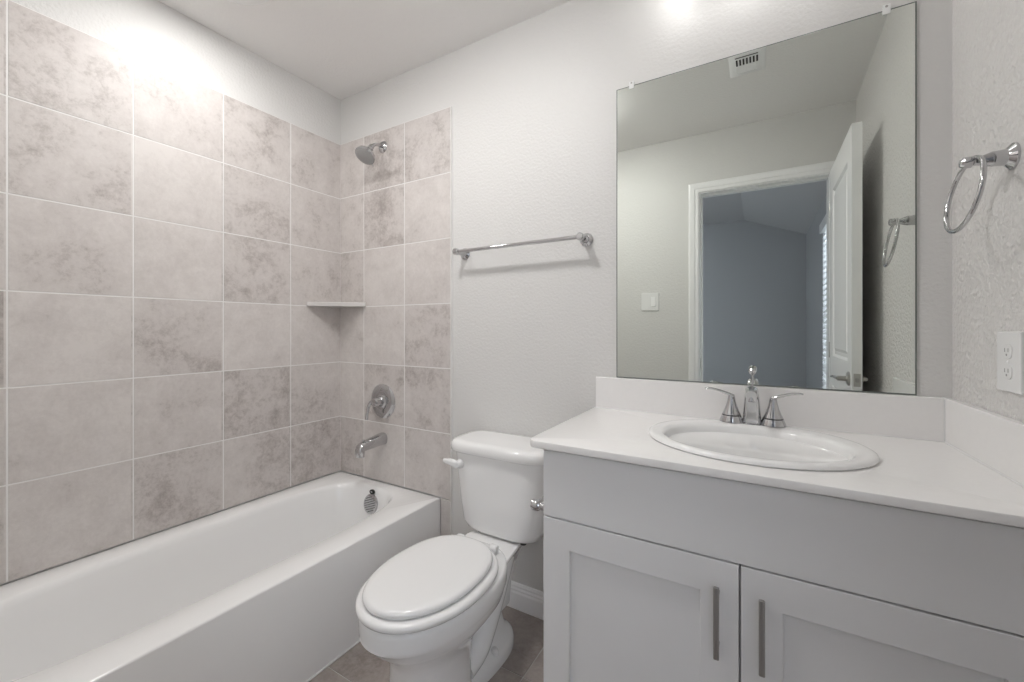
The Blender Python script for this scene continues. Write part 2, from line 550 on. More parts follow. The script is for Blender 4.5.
# ------------------------------------------------------------------ bathtub
tub = empty('bathtub', (TUBW / 2, RY / 2, 0), 'long white alcove bathtub with straight apron beside tiled wall', 'bathtub')
tx0, tx1, ty0, ty1 = 0.0088, TUBW, RY + 0.001, -0.0088
n = 128
def ray_rect(cx, cy, t, x0, x1, y0, y1):
    c, s = math.cos(t), math.sin(t)
    k = 1e9
    if c > 1e-9: k = min(k, (x1 - cx) / c)
    if c < -1e-9: k = min(k, (x0 - cx) / c)
    if s > 1e-9: k = min(k, (y1 - cy) / s)
    if s < -1e-9: k = min(k, (y0 - cy) / s)
    return cx + c * k, cy + s * k
def tub_ring(cx, cy, a, b, z, e):
    # superellipse by polar angle so that rings line up with the deck edge
    out = []
    for t in ths:
        c, s = math.cos(t), math.sin(t)
        r = (abs(c / a) ** e + abs(s / b) ** e) ** (-1 / e)
        out.append((cx + r * c, cy + r * s, z))
    return out
tcx, tcy = 0.355, -0.735
corners = [math.atan2(y - tcy, x - tcx) % (2 * PI) for x in (tx0, tx1) for y in (ty0, ty1)]
ths = sorted([2 * PI * (i + 0.5) / n for i in range(n)] + corners)
def rect_ring(ins, z):
    return [ray_rect(tcx, tcy, t, tx0 + ins, tx1 - ins, ty0 + ins, ty1 - ins) + (z,) for t in ths]
bm = new()
E = 3.8
rings = [rect_ring(0.0, 0.0), rect_ring(0.0, TUBZ - 0.006), rect_ring(0.0018, TUBZ - 0.0018), rect_ring(0.006, TUBZ),
         tub_ring(tcx, tcy, 0.262, 0.672, TUBZ - 0.001, E), tub_ring(tcx, tcy, 0.256, 0.664, TUBZ - 0.004, E),
         tub_ring(tcx, tcy, 0.250, 0.656, TUBZ - 0.012, E), tub_ring(tcx, tcy + 0.000, 0.244, 0.648, TUBZ - 0.026, E),
         tub_ring(tcx, tcy + 0.004, 0.236, 0.634, 0.30, 3.7), tub_ring(tcx, tcy + 0.012, 0.226, 0.612, 0.22, 3.6), tub_ring(tcx, tcy + 0.022, 0.214, 0.585, 0.14, 3.5),
         tub_ring(tcx, tcy + 0.028, 0.200, 0.560, 0.085, 3.4), tub_ring(tcx, tcy + 0.030, 0.178, 0.535, 0.055, 3.3), tub_ring(tcx, tcy + 0.030, 0.14, 0.49, 0.042, 3.2),
         tub_ring(tcx, tcy + 0.030, 0.06, 0.30, 0.036, 3.0)]
loft(bm, rings)
obj('shell', bm, M['tub'], tub, smooth=50)
bm = new(); box(bm, TUBW - 0.001, TUBW + 0.005, RY + 0.02, -0.012, 0.0, 0.006)
obj('floor_caulk', bm, M['caulk'], tub, bevel=0.002)
# overflow plate with slots and small oval badge
ox, oy, oz = 0.365, -0.0985, 0.302
on = Vector((0, -1, 0.18)).normalized()
bm = new(); lathe(bm, Vector((ox, oy, oz)) - on * 0.004, on, [(0.046, 0.0), (0.048, 0.006), (0.046, 0.011), (0.041, 0.013), (0.0, 0.0135)], 40)
ovf = obj('overflow_plate', bm, M['chrome'], tub)
bm = new()
a, b = frame_axes(on)
for i in range(-3, 4):
    w = math.sqrt(max(0.0, 0.037 ** 2 - (i * 0.0105) ** 2))
    c = Vector((ox, oy, oz)) + on * 0.0092
    q = Vector((0, 0, 1)); q = (q - on * q.dot(on)).normalized(); s = Vector((1, 0, 0))
    dgn = (s * 0.9 + q * 0.35).normalized(); prp = on.cross(dgn).normalized()
    ctr = c + prp * (i * 0.0105)
    sweep(bm, [tuple(ctr - dgn * w) + (0.0022,), tuple(ctr + dgn * w) + (0.0022,)], 8)
obj('slots', bm, M['slot_dark'], ovf)
bm = new(); lathe(bm, (ox + 0.006, oy + 0.004, oz + 0.060), on, [(0.0135, 0), (0.0135, 0.006), (0.012, 0.0075)], 24, sx=1.2, sy=0.85)
badge = obj('badge', bm, M['dark'], tub)
bm = new(); lathe(bm, (ox + 0.006, oy - 0.0030, oz + 0.0613), on, [(0.0055, 0), (0.005, 0.001)], 20, sx=1.3, sy=0.55)
obj('emblem', bm, M['chrome'], badge)
bm = new(); lathe(bm, (0.365, -0.26, 0.0385), (0, 0, 1), [(0.035, 0), (0.036, 0.002), (0.03, 0.004), (0.022, 0.003), (0.02, 0.008), (0.0, 0.009)], 32)
obj('drain', bm, M['chrome'], tub)

# ------------------------------------------------------------------ shower fittings
SX = 0.350
sh = empty('wall_shower', (SX, -0.0085, 2.105), 'round chrome shower head on curved wall arm', 'shower head')
bm = new(); lathe(bm, (SX, -0.0086, 2.105), (0, -1, 0), [(0.030, 0), (0.030, 0.003), (0.024, 0.009), (0.012, 0.012)], 36)
obj('flange', bm, M['chrome'], sh)
bm = new(); sweep(bm, spline([(SX, -0.008, 2.105, 0.0085), (SX, -0.035, 2.105, 0.0085), (SX, -0.062, 2.098, 0.0085), (SX, -0.085, 2.080, 0.0085)]), 16)
obj('arm', bm, M['chrome'], sh)
hd = Vector((0, -0.55, -0.84)).normalized()
h0 = Vector((SX, -0.083, 2.082))
bm = new(); lathe(bm, h0, hd, [(0.010, -0.004), (0.013, 0.0), (0.013, 0.012), (0.016, 0.016), (0.016, 0.026), (0.021, 0.036), (0.033, 0.048), (0.048, 0.062), (0.0505, 0.074), (0.048, 0.079), (0.047, 0.077)], 40)
head = obj('head', bm, M['chrome'], sh)
bm = new(); lathe(bm, h0, hd, [(0.0462, 0.073), (0.0462, 0.0785), (0.039, 0.0805), (0.0, 0.081)], 40)
a, b = frame_axes(hd)
for rr, cnt in ((0.039, 20), (0.028, 14), (0.015, 8)):
    for i in range(cnt):
        t = 2 * PI * i / cnt
        lathe(bm, h0 + hd * 0.0795 + a * rr * math.cos(t) + b * rr * math.sin(t), hd, [(0.0016, 0), (0.0012, 0.0035)], 8)
obj('spray_face', bm, M['nozzle'], head)
bm = new()
q = h0 + hd * 0.070 + (Vector((0, -0.84, 0.55))) * -0.049
lathe(bm, q, Vector((0.0, 0.5, -0.86)), [(0.004, 0), (0.0045, 0.012), (0.003, 0.015)], 12)
obj('mode_tab', bm, M['chrome'], head)

vz = 0.797
vl = empty('shower_valve', (SX, -0.0085, vz), 'chrome shower valve with round escutcheon and drooping lever', 'shower valve')
bm = new(); lathe(bm, (SX, -0.0086, vz), (0, -1, 0), [(0.088, 0), (0.088, 0.003), (0.082, 0.008), (0.060, 0.012), (0.045, 0.014), (0.040, 0.013)], 48)
obj('escutcheon', bm, M['chrome'], vl)
bm = new(); lathe(bm, (SX, -0.020, vz), (0, -1, 0), [(0.036, 0), (0.036, 0.004), (0.026, 0.008), (0.0235, 0.026), (0.021, 0.045), (0.017, 0.052), (0, 0.054)], 32)
hub = obj('hub', bm, M['chrome'], vl)
bm = new(); sweep(bm, spline([(SX - 0.004, -0.058, vz + 0.002, 0.014, 0.012), (SX - 0.022, -0.066, vz + 0.000, 0.011, 0.008), (SX - 0.036, -0.072, vz - 0.020, 0.009, 0.006),
                              (SX - 0.042, -0.075, vz - 0.055, 0.008, 0.005), (SX - 0.046, -0.076, vz - 0.090, 0.0085, 0.004)]), 16, up=(0, 1, 0))
obj('lever', bm, M['chrome'], vl)

sp = empty('tub_spout', (SX, -0.0085, 0.605), 'chrome tub spout with diverter knob over bathtub end', 'tub spout')
bm = new()
pts = [(-0.0086, 0.604, 0.031, 0.031), (-0.03, 0.603, 0.030, 0.030), (-0.075, 0.599, 0.027, 0.027), (-0.125, 0.594, 0.0245, 0.024), (-0.155, 0.588, 0.023, 0.021), (-0.169, 0.577, 0.020, 0.014), (-0.172, 0.567, 0.017, 0.008)]
rings = []
for i, (y, z, a_, b_) in enumerate(spline(pts, 4)):
    rings.append([(SX + a_ * sgn(math.cos(t)) * abs(math.cos(t)) ** 0.8, y - (0.0 if z > 0.59 else 0), z + b_ * sgn(math.sin(t)) * abs(math.sin(t)) ** 0.8) for t in [2 * PI * k / 28 for k in range(28)]])
loft(bm, rings)
body = obj('spout_body', bm, M['chrome'], sp, smooth=50)
bm = new(); lathe(bm, (SX, -0.150, 0.582), (0, -0.10, -1), [(0.0215, 0), (0.0205, 0.034), (0.0185, 0.037), (0.015, 0.036), (0.015, 0.01)], 28)
obj('outlet_nozzle', bm, M['chrome'], body)
bm = new(); lathe(bm, (SX, -0.135, 0.612), (0, 0, 1), [(0.004, 0), (0.004, 0.006), (0.007, 0.008), (0.007, 0.012), (0.005, 0.014)], 16)
obj('diverter_knob', bm, M['chrome'], sp)

# corner shelf
bm = new()
zt = 1.308
prf = [(0.0088, -0.0088), (0.219, -0.0088), (0.223, -0.013), (0.220, -0.018)]
for i in range(1, 8):
    t = i / 8
    prf.append((0.220 * (1 - t) + 0.018 * t, -0.018 * (1 - t) - 0.209 * t))
prf += [(0.018, -0.209), (0.013, -0.212), (0.0088, -0.208)]
loft(bm, [[(x, y, zt - 0.022) for x, y in prf], [(x, y, zt) for x, y in prf]])
tag(obj('corner_shelf', bm, M['shelf'], loc=(0.0088, -0.0088, zt - 0.022), bevel=0.003),
    'pale stone triangular shelf in the tiled shower corner', 'shelf')

# ------------------------------------------------------------------ towel bar
tb = empty('towel_bar', (1.155, 0, 1.508), 'long chrome towel bar above the toilet', 'towel bar')
def post(x, z, parent, ydepth=0.070, name='post'):
    bm = new()
    lathe(bm, (x, -0.0003, z), (0, -1, 0), [(0.0255, 0), (0.0255, 0.004), (0.020, 0.008), (0.015, 0.013), (0.0125, 0.03), (0.0115, ydepth - 0.018), (0.0145, ydepth - 0.012), (0.0145, ydepth + 0.006), (0.011, ydepth + 0.011), (0, ydepth + 0.012)], 32)
    return obj(name, bm, M['chrome'], parent)
TBX0, TBX1, TBZ = 0.872, 1.450, 1.508
post(TBX0, TBZ, tb); post(TBX1, TBZ, tb)
bm = new(); lathe(bm, (TBX0, -0.066, TBZ), (1, 0, 0), [(0.0078, 0), (0.0078, TBX1 - TBX0)], 20)
obj('bar', bm, M['chrome'], tb)

# ------------------------------------------------------------------ towel ring on the right wall
RYc, RZc = -0.286, 1.514
tr = empty('towel_ring', (RX, RYc, RZc), 'chrome towel ring on rough wall beside the mirror', 'towel ring')
bm = new()
lathe(bm, (RX - 0.0003, RYc, RZc), (-1, 0, 0), [(0.026, 0), (0.026, 0.004), (0.021, 0.008), (0.0165, 0.012), (0.0150, 0.026), (0.0150, 0.031), (0.0115, 0.040), (0.0085, 0.050), (0.008, 0.057), (0.0115, 0.060), (0.0115, 0.072), (0.008, 0.076), (0, 0.077)], 32)
skew(bm); obj('post', bm, M['chrome'], tr)
bm = new()
rr = 0.073
ax_tilt = math.radians(-1)
pts = []
for i in range(72):
    t = 2 * PI * i / 72
    u, v = rr * math.sin(t), rr * math.cos(t)
    pts.append((RX - 0.074 - 0.004, RYc + u * math.cos(ax_tilt), RZc - 0.003 - rr + v, 0.0048))
    pts[-1] = (RX - 0.059 - (1 - math.cos(t)) * 0.012 + u * math.sin(ax_tilt), RYc + u * math.cos(ax_tilt), RZc + 0.006 - rr + v, 0.0046)
sweep(bm, pts, 12, closed=True)
skew(bm); obj('ring', bm, M['chrome'], tr)

# ------------------------------------------------------------------ outlet and switch
ou = empty('wall_outlet', (RX, -0.281, 1.102), 'white power outlet above the side splash', 'outlet')
bm = new(); box(bm, RX - 0.0065, RX - 0.0003, -0.281 - 0.044, -0.281 + 0.044, 1.102 - 0.061, 1.102 + 0.061)
skew(bm); obj('cover_plate', bm, M['plastic'], ou, bevel=0.0025)
for dz in (-0.0205, 0.0205):
    bm = new()
    loft(bm, [[(RX - x, -0.281 + p[0], 1.102 + dz + p[1]) for p in sring(0, 0, 0.0172, 0.0145, 0, 28, 3.0)] for x in (0.004, 0.0085)])
    skew(bm); rc = obj('receptacle', bm, M['plastic'], ou, bevel=0.0006)
    bm = new()
    for dy in (-0.0062, 0.0062):
        box(bm, RX - 0.0089, RX - 0.008, -0.281 + dy - 0.0011, -0.281 + dy + 0.0011, 1.102 + dz - 0.001, 1.102 + dz + 0.007)
    lathe(bm, (RX - 0.008, -0.281, 1.102 + dz - 0.0065), (-1, 0, 0), [(0.0024, 0), (0.0024, 0.0009)], 12)
    skew(bm); obj('slots', bm, M['slot_grey'], rc)
bm = new(); lathe(bm, (RX - 0.0065, -0.281, 1.102), (-1, 0, 0), [(0.0032, 0), (0.0025, 0.001), (0, 0.0013)], 12)
skew(bm); obj('screw', bm, M['trim'], ou)

sw = empty('light_switch', (1.360, RY, 1.357), 'white switch plate with one rocker on the doorway wall', 'switch')
bm = new(); box(bm, 1.360 - 0.060, 1.360 + 0.060, RY + 0.0003, RY + 0.0065, 1.357 - 0.062, 1.357 + 0.062)
obj('cover_plate', bm, M['plastic'], sw, bevel=0.0025)
for dx in (0.0235,):
    bm = new(); box(bm, 1.360 + dx - 0.0165, 1.360 + dx + 0.0165, RY + 0.0055, RY + 0.0095, 1.357 - 0.033, 1.357 + 0.033)
    obj('rocker', bm, M['trim'], sw, bevel=0.0015)

# ------------------------------------------------------------------ ceiling vent
vt = empty('ceiling_vent', (1.966, -0.765, RZ), 'white slotted ceiling vent reflected at the mirror top', 'vent')
vx0, vx1, vy0, vy1 = 1.890, 2.042, -0.890, -0.650
bm = new()
loft(bm, [rrect(vx0, vx1, vy0, vy1, 0.003, RZ - 0.0005, 2), rrect(vx0, vx1, vy0, vy1, 0.003, RZ - 0.004, 2), rrect(vx0 + 0.010, vx1 - 0.010, vy0 + 0.010, vy1 - 0.010, 0.003, RZ - 0.011, 2)])
obj('grille_plate', bm, M['trim'], vt)
bm = new()
box(bm, 1.918, 2.012, -0.722, -0.716, RZ - 0.0122, RZ - 0.0108)
for k in range(7):
    xx = 1.9205 + k * 0.0140
    box(bm, xx, xx + 0.0075, -0.786, -0.736, RZ - 0.0122, RZ - 0.0108)
obj('slots', bm, M['dark'], vt)
bm = new()
for k in range(6):
    box(bm, 1.922, 2.008, -0.806 - k * 0.009, -0.803 - k * 0.009, RZ - 0.0135, RZ - 0.0108)
obj('louvres', bm, M['trim'], vt)

# ------------------------------------------------------------------ round ceiling lamp over the tub
cl = empty('ceiling_light', (0.38, -0.76, RZ), 'round recessed ceiling lamp above the bathtub', 'lamp')
fill_lamp = empty('ceiling_light', (1.12, -0.78, RZ), 'unseen ceiling lamp added to even out the bathroom light', 'lamp')  # added fill lamp, hidden from both the frame and the mirror
bm = new(); lathe(bm, (1.12, -0.78, RZ - 0.0005), (0, 0, -1), [(0.125, 0), (0.125, 0.012), (0.120, 0.018)], 48)
obj('trim_ring', bm, M['chrome'], fill_lamp)
bm = new(); lathe(bm, (1.12, -0.78, RZ - 0.014), (0, 0, -1), [(0.117, 0), (0.115, 0.010), (0.100, 0.024), (0.07, 0.034), (0.03, 0.039), (0.0, 0.040)], 48)
obj('fill_dome', bm, M['dome'], fill_lamp)
bm = new(); lathe(bm, (0.38, -0.76, RZ - 0.0005), (0, 0, -1), [(0.155, 0), (0.155, 0.005), (0.148, 0.011), (0.080, 0.018), (0.066, 0.018), (0.063, 0.012)], 48)
obj('trim_ring', bm, M['trim'], cl)
bm = new(); lathe(bm, (0.38, -0.76, RZ - 0.009), (0, 0, -1), [(0.062, 0.003), (0.062, 0.006), (0.05, 0.009), (0.0, 0.011)], 48)
obj('lens', bm, M['lamp'], cl)

# vanity lamp bar above the mirror (above the frame)
vlx = 1.975
va = empty('vanity_light', (vlx, 0, 2.36), 'three-shade vanity lamp on the wall above the mirror', 'lamp')
bm = new(); box(bm, vlx - 0.26, vlx + 0.26, -0.022, -0.0005, 2.33, 2.40)
obj('back_plate', bm, M['chrome'], va, bevel=0.004)
for dx in (-0.19, 0, 0.19):
    bm = new()
    sweep(bm, spline([(vlx + dx, -0.020, 2.365, 0.008), (vlx + dx, -0.07, 2.375, 0.008), (vlx + dx, -0.105, 2.37, 0.009), (vlx + dx, -0.11, 2.35, 0.012)]), 12)
    lathe(bm, (vlx + dx, -0.11, 2.352), (0, 0, -1), [(0.016, 0), (0.022, 0.012), (0.022, 0.016)], 20)
    arm = obj('arm', bm, M['chrome'], va)
    bm = new(); lathe(bm, (vlx + dx, -0.11, 2.336), (0, 0, -1), [(0.023, 0), (0.032, 0.012), (0.040, 0.035), (0.044, 0.06), (0.045, 0.075), (0.0, 0.076)], 28)
    obj('glass_shade', bm, M['shade'], arm)

# ------------------------------------------------------------------ mirror
mi = empty('wall_mirror', (1.973, 0, 0.990), 'large frameless wall mirror above the vanity backsplash', 'mirror')
mx0, mx1, mz0, mz1 = 1.5665, 2.379, 0.9905, 2.045
bm = new()
loft(bm, [[(x, y, z) for x, z in ((mx0 + i, mz0 + i), (mx1 - i, mz0 + i), (mx1 - i, mz1 - i), (mx0 + i, mz1 - i))] for y, i in ((-0.0006, 0), (-0.0048, 0), (-0.0058, 0.0035))], True, False, 1)
bm.faces.new([bm.verts.new(p) for p in ((mx0 + 0.0035, -0.0058, mz0 + 0.0035), (mx1 - 0.0035, -0.0058, mz0 + 0.0035), (mx1 - 0.0035, -0.0058, mz1 - 0.0035), (mx0 + 0.0035, -0.0058, mz1 - 0.0035))])
obj('glass', bm, [M['mirror'], M['mirror_edge']], mi, smooth=0)
for cx_ in (1.622, 2.317):
    bm = new()
    box(bm, cx_ - 0.0085, cx_ + 0.0085, -0.0095, -0.0063, mz1 - 0.013, mz1 + 0.002)
    box(bm, cx_ - 0.0085, cx_ + 0.0085, -0.0095, -0.0004, mz1 + 0.001, mz1 + 0.013)
    cp = obj('clip', bm, M['clear'], mi, bevel=0.001)
    bm = new(); lathe(bm, (cx_, -0.0095, mz1 + 0.0075), (0, -1, 0), [(0.0035, 0), (0.0028, 0.0012), (0, 0.0015)], 12)
    obj('screw', bm, M['nickel'], cp)

# ------------------------------------------------------------------ vanity cabinet
VX0, VX1 = 1.530, RX - 0.002
VF = -0.514          # carcass front
FD = -0.533          # door face
vc = empty('vanity_cabinet', ((VX0 + VX1) / 2, -0.26, 0), 'pale grey shaker vanity cabinet with two doors', 'cabinet')
bm = new()
box(bm, VX0 + 0.001, VX0 + 0.019, VF, -0.004, 0.0, 0.855)
box(bm, VX1 - 0.018, VX1, VF, -0.004, 0.0, 0.855)
box(bm, VX0 + 0.019, VX1 - 0.018, VF, -0.004, 0.10, 0.118)
box(bm, VX0 + 0.019, VX1 - 0.018, VF + 0.07, VF + 0.085, 0.0, 0.10)
box(bm, VX0 + 0.019, VX1 - 0.018, -0.012, -0.004, 0.118, 0.855)
box(bm, VX0 + 0.019, VX1 - 0.018, VF, VF + 0.018, 0.835, 0.855)
box(bm, VX0 + 0.019, VX1 - 0.018, VF, VF + 0.018, 0.64, 0.70)
box(bm, 1.965, 2.0, VF, VF + 0.018, 0.118, 0.64)
obj('carcass', bm, M['cabinet'], vc, smooth=0)
bm = new(); box(bm, VX0, VX1 - 0.002, FD, VF - 0.0005, 0.6815, 0.8515)
obj('false_drawer_front', bm, M['cabinet'], vc, bevel=0.0015)
def shaker(x0, x1, z0, z1, st, hx):
    bm = new()
    loft(bm, [[(x, y, z) for x, z in ((x0, z0), (x1, z0), (x1, z1), (x0, z1))] for y in (VF - 0.0005, FD)], True, False)
    def fr(i, y): return [(x, y, z) for x, z in ((x0 + i, z0 + i), (x1 - i, z0 + i), (x1 - i, z1 - i), (x0 + i, z1 - i))]
    loft(bm, [fr(0, FD), fr(st, FD), fr(st + 0.001, FD + 0.008)], False, True)
    bmesh.ops.remove_doubles(bm, verts=bm.verts[:], dist=0.00005)
    d = obj('door', bm, M['cabinet'], vc, smooth=0, bevel=0.0012)
    bm = new()
    hz0, hz1 = 0.492, 0.628
    for hz in (hz0 + 0.014, hz1 - 0.014):
        lathe(bm, (hx, FD, hz), (0, -1, 0), [(0.005, 0), (0.005, 0.024)], 12)
    loft(bm, [rrect(hx - 0.0055, hx + 0.0055, FD - 0.0305, FD - 0.0215, 0.003, z, 3) for z in (hz0 - 0.006, hz1 + 0.006)])
    obj('handle', bm, M['nickel'], d, bevel=0.0012)
shaker(VX0, 1.9805, 0.115, 0.6775, 0.073, 1.9405)
shaker(1.9845, 2.434, 0.115, 0.6775, 0.073, 2.0215)

# countertop with an oval cut-out, rounded front-left corner
ct = empty('countertop', (1.96, -0.27, 0.856), 'pale quartz countertop with backsplash under the mirror', 'countertop')
SKX, SKY = 1.997, -0.276
cx0, cx1, cy0, cy1 = 1.488, RX - 0.0008, -0.5485, -0.0008
def counter_outline():
    r = 0.028
    pts = [(cx1, cy1), (cx0, cy1)]   # right edge follows the wall
    for i in range(9):
        a = PI + (PI / 2) * i / 8
        pts.append((cx0 + r + r * math.cos(a), cy0 + r + r * math.sin(a)))
    pts.append((cx1 - SKEW * cy0, cy0))
    out = []
    for i in range(len(pts)):
        p, q = pts[i], pts[(i + 1) % len(pts)]
        m_ = max(1, int(math.hypot(q[0] - p[0], q[1] - p[1]) / 0.03))
        for k in range(m_):
            out.append((p[0] + (q[0] - p[0]) * k / m_, p[1] + (q[1] - p[1]) * k / m_))
    return out
ol = counter_outline()
def hole(p, a=0.225, b=0.195):
    t = math.atan2((p[1] - SKY) / b, (p[0] - SKX) / a)
    return (SKX + a * math.cos(t), SKY + b * math.sin(t))
hl = [hole(p) for p in ol]
def inset(p, d):
    x, y = p
    if x < cx0 + 0.03 and y < cy0 + 0.03:
        vx, vy = x - (cx0 + 0.028), y - (cy0 + 0.028)
        L_ = math.hypot(vx, vy) or 1
        return (x - vx / L_ * d, y - vy / L_ * d)
    return (max(x, cx0 + d) if x < cx0 + d else x, max(y, cy0 + d))
bm = new()
z0, z1 = 0.8575, CZ
loft(bm, [[h + (z0,) for h in hl], [inset(p, 0.0015) + (z0,) for p in ol], [p + (z0 + 0.0015,) for p in ol], [p + (z1 - 0.003,) for p in ol],
          [inset(p, 0.001) + (z1 - 0.001,) for p in ol], [inset(p, 0.003) + (z1,) for p in ol], [h + (z1,) for h in hl], [h + (z0,) for h in hl]], False, False)
bmesh.ops.remove_doubles(bm, verts=bm.verts[:], dist=0.00001)
obj('slab', bm, M['quartz'], ct, smooth=30)
bm = new(); box(bm, 1.492, RX - 0.0195, -0.0193, -0.0008, CZ, 0.9895)
obj('backsplash', bm, M['quartz'], ct, bevel=0.0025)
bm = new(); box(bm, RX - 0.0193, RX - 0.0008, cy0, -0.0008, CZ, 0.9895); skew(bm)
obj('side_splash', bm, M['quartz'], ct, bevel=0.0025)
bm = new()
sweep(bm, [(RX - 0.0195, -0.0195, CZ + 0.001, 0.0022), (RX - 0.0195, -0.0195, 0.986, 0.0022)], 8)
sweep(bm, [(1.495, -0.0195, CZ + 0.0003, 0.002), (RX - 0.02, -0.0195, CZ + 0.0003, 0.002)], 8)
sweep(bm, [(RX - 0.0195, -0.02, CZ + 0.0003, 0.002), (RX - 0.0195 - cy0 * SKEW, cy0 + 0.002, CZ + 0.0003, 0.002)], 8)
obj('caulk_line', bm, M['caulk'], ct)

# ------------------------------------------------------------------ drop-in sink
sk = empty('sink', (SKX, SKY, CZ), 'white oval drop-in sink set in the quartz countertop', 'sink')
bm = new()
def E_(a, b, cy, z): return [(SKX + a * math.cos(2 * PI * i / 96), cy + b * math.sin(2 * PI * i / 96), z) for i in range(96)]
by = SKY - 0.016
loft(bm, [E_(0.212, 0.182, SKY, CZ - 0.012), E_(0.222, 0.190, SKY, CZ - 0.004), E_(0.249, 0.212, SKY, CZ + 0.0006), E_(0.252, 0.2150, SKY, CZ + 0.004), E_(0.250, 0.2135, SKY, CZ + 0.009), E_(0.244, 0.208, SKY, CZ + 0.0125), E_(0.237, 0.201, SKY, CZ + 0.0135),
          E_(0.217, 0.176, by + 0.004, CZ + 0.0120), E_(0.209, 0.166, by, CZ + 0.0095), E_(0.204, 0.161, by, CZ + 0.003), E_(0.199, 0.157, by, CZ - 0.012), E_(0.188, 0.148, by, CZ - 0.05),
          E_(0.165, 0.128, by, CZ - 0.085), E_(0.125, 0.096, by, CZ - 0.115), E_(0.075, 0.06, by, CZ - 0.13), E_(0.022, 0.022, by, CZ - 0.134),
          E_(0.022, 0.022, by, CZ - 0.15), E_(0.095, 0.078, by, CZ - 0.145), E_(0.175, 0.138, by, CZ - 0.10), E_(0.206, 0.168, by, CZ - 0.04)], True, False)
obj('basin', bm, M['porcelain'], sk, smooth=50)
bm = new(); lathe(bm, (SKX, by, CZ - 0.1345), (0, 0, 1), [(0.0215, 0), (0.023, 0.003), (0.018, 0.004), (0.017, 0.007), (0, 0.008)], 28)
obj('drain_stopper', bm, M['chrome'], sk)

# ------------------------------------------------------------------ faucet (centre spout, two lever handles)
FZ = CZ + 0.0128
FY = -0.088
fc = empty('faucet', (1.998, FY, FZ), 'chrome faucet with two lever handles on the oval sink', 'faucet')
bm = new()
loft(bm, [sring(1.998, FY, a_, b_, z_, 40, 3.2) for a_, b_, z_ in ((0.084, 0.024, FZ - 0.001), (0.084, 0.024, FZ + 0.0005), (0.082, 0.022, FZ + 0.0015))])
obj('base_plate', bm, M['chrome'], fc)
# spout: tapered column that leans forward into a flat-faced tip
bm = new()
pts = [(FY + 0.002, FZ, 0.0255, 0.022), (FY, FZ + 0.008, 0.0245, 0.020), (FY - 0.002, FZ + 0.045, 0.0215, 0.0175), (FY - 0.008, FZ + 0.078, 0.0190, 0.0165), (FY - 0.028, FZ + 0.096, 0.0175, 0.0155), (FY - 0.06, FZ + 0.098, 0.0155, 0.0150), (FY - 0.092, FZ + 0.092, 0.0135, 0.0150)]
sp_ = spline(pts, 5)
rings = []
for i, (y, z, a_, b_) in enumerate(sp_):
    j0, j1 = max(i - 1, 0), min(i + 1, len(sp_) - 1)
    d = Vector((0, sp_[j1][0] - sp_[j0][0], sp_[j1][1] - sp_[j0][1])).normalized()
    u = Vector((1, 0, 0)); v = d.cross(u)
    rings.append([Vector((1.998, y, z)) + u * (a_ * sgn(math.cos(t)) * abs(math.cos(t)) ** 0.75) + v * (b_ * sgn(math.sin(t)) * abs(math.sin(t)) ** 0.75) for t in [2 * PI * k / 28 for k in range(28)]])
loft(bm, rings)
sb = obj('spout', bm, M['chrome'], fc, smooth=50)
bm = new(); lathe(bm, (1.998, FY - 0.082, FZ + 0.088), (0, -0.12, -1), [(0.0095, 0), (0.0095, 0.012), (0.007, 0.013)], 20)
obj('aerator', bm, M['chrome'], sb)
bm = new(); lathe(bm, (1.999, FY + 0.030, FZ), (0, 0, 1), [(0.0028, 0), (0.0028, 0.140), (0.0075, 0.143), (0.0105, 0.149), (0.0110, 0.155), (0.008, 0.160), (0, 0.162)], 16)
obj('lift_rod', bm, M['chrome'], fc)
for s in (-1, 1):
    hx = 1.998 + s * 0.0535
    bm = new()
    lathe(bm, (hx, FY, FZ + 0.001), (0, 0, 1), [(0.0325, 0), (0.0322, 0.003), (0.0265, 0.018), (0.0245, 0.0185), (0.0245, 0.0205), (0.0255, 0.021), (0.0205, 0.032), (0.0150, 0.047), (0.0112, 0.062), (0.0092, 0.074), (0.0080, 0.079), (0, 0.081)], 36)
    hb = obj('handle', bm, M['chrome'], fc)
    bm = new()
    sweep(bm, spline([(hx - s * 0.005, FY, FZ + 0.076, 0.0085, 0.0055), (hx + s * 0.010, FY - 0.002, FZ + 0.083, 0.0090, 0.0048), (hx + s * 0.040, FY - 0.004, FZ + 0.093, 0.0090, 0.0034), (hx + s * 0.062, FY - 0.006, FZ + 0.0965, 0.0085, 0.0030), (hx + s * 0.072, FY - 0.0065, FZ + 0.0955, 0.0065, 0.0024)]), 16, up=(0, 0, 1))
    obj('lever', bm, M['chrome'], hb)
    bm = new(); lathe(bm, (hx, FY, FZ + 0.0190), (0, 0, 1), [(0.0255, 0), (0.0255, 0.0022)], 32)
    obj('seal_ring', bm, M['rubber'], hb)

# ------------------------------------------------------------------ toilet
TX = 1.168
to = empty('toilet', (TX, -0.42, 0), 'white two-piece toilet with closed lid between bathtub and vanity', 'toilet')
NT = 72
def egg(z, yb, yf, w, e=2.1, back=2.6, cx=TX - 0.016, wy=0.42):   # bowl axis sits a touch left of the tank's
    """egg plan: widest at fraction wy from the back; rounder back, longer front"""
    ym = yb + (yf - yb) * wy
    out = []
    for i in range(NT):
        t = 2 * PI * i / NT
        c, s = math.cos(t), math.sin(t)
        ee = back if s > 0 else e
        x = cx + w * sgn(c) * abs(c) ** (2 / ee)
        y = ym + (yb - ym) * abs(s) ** (2 / ee) if s > 0 else ym + (yf - ym) * abs(s) ** (2 / ee)
        out.append((x, y, z))
    return out
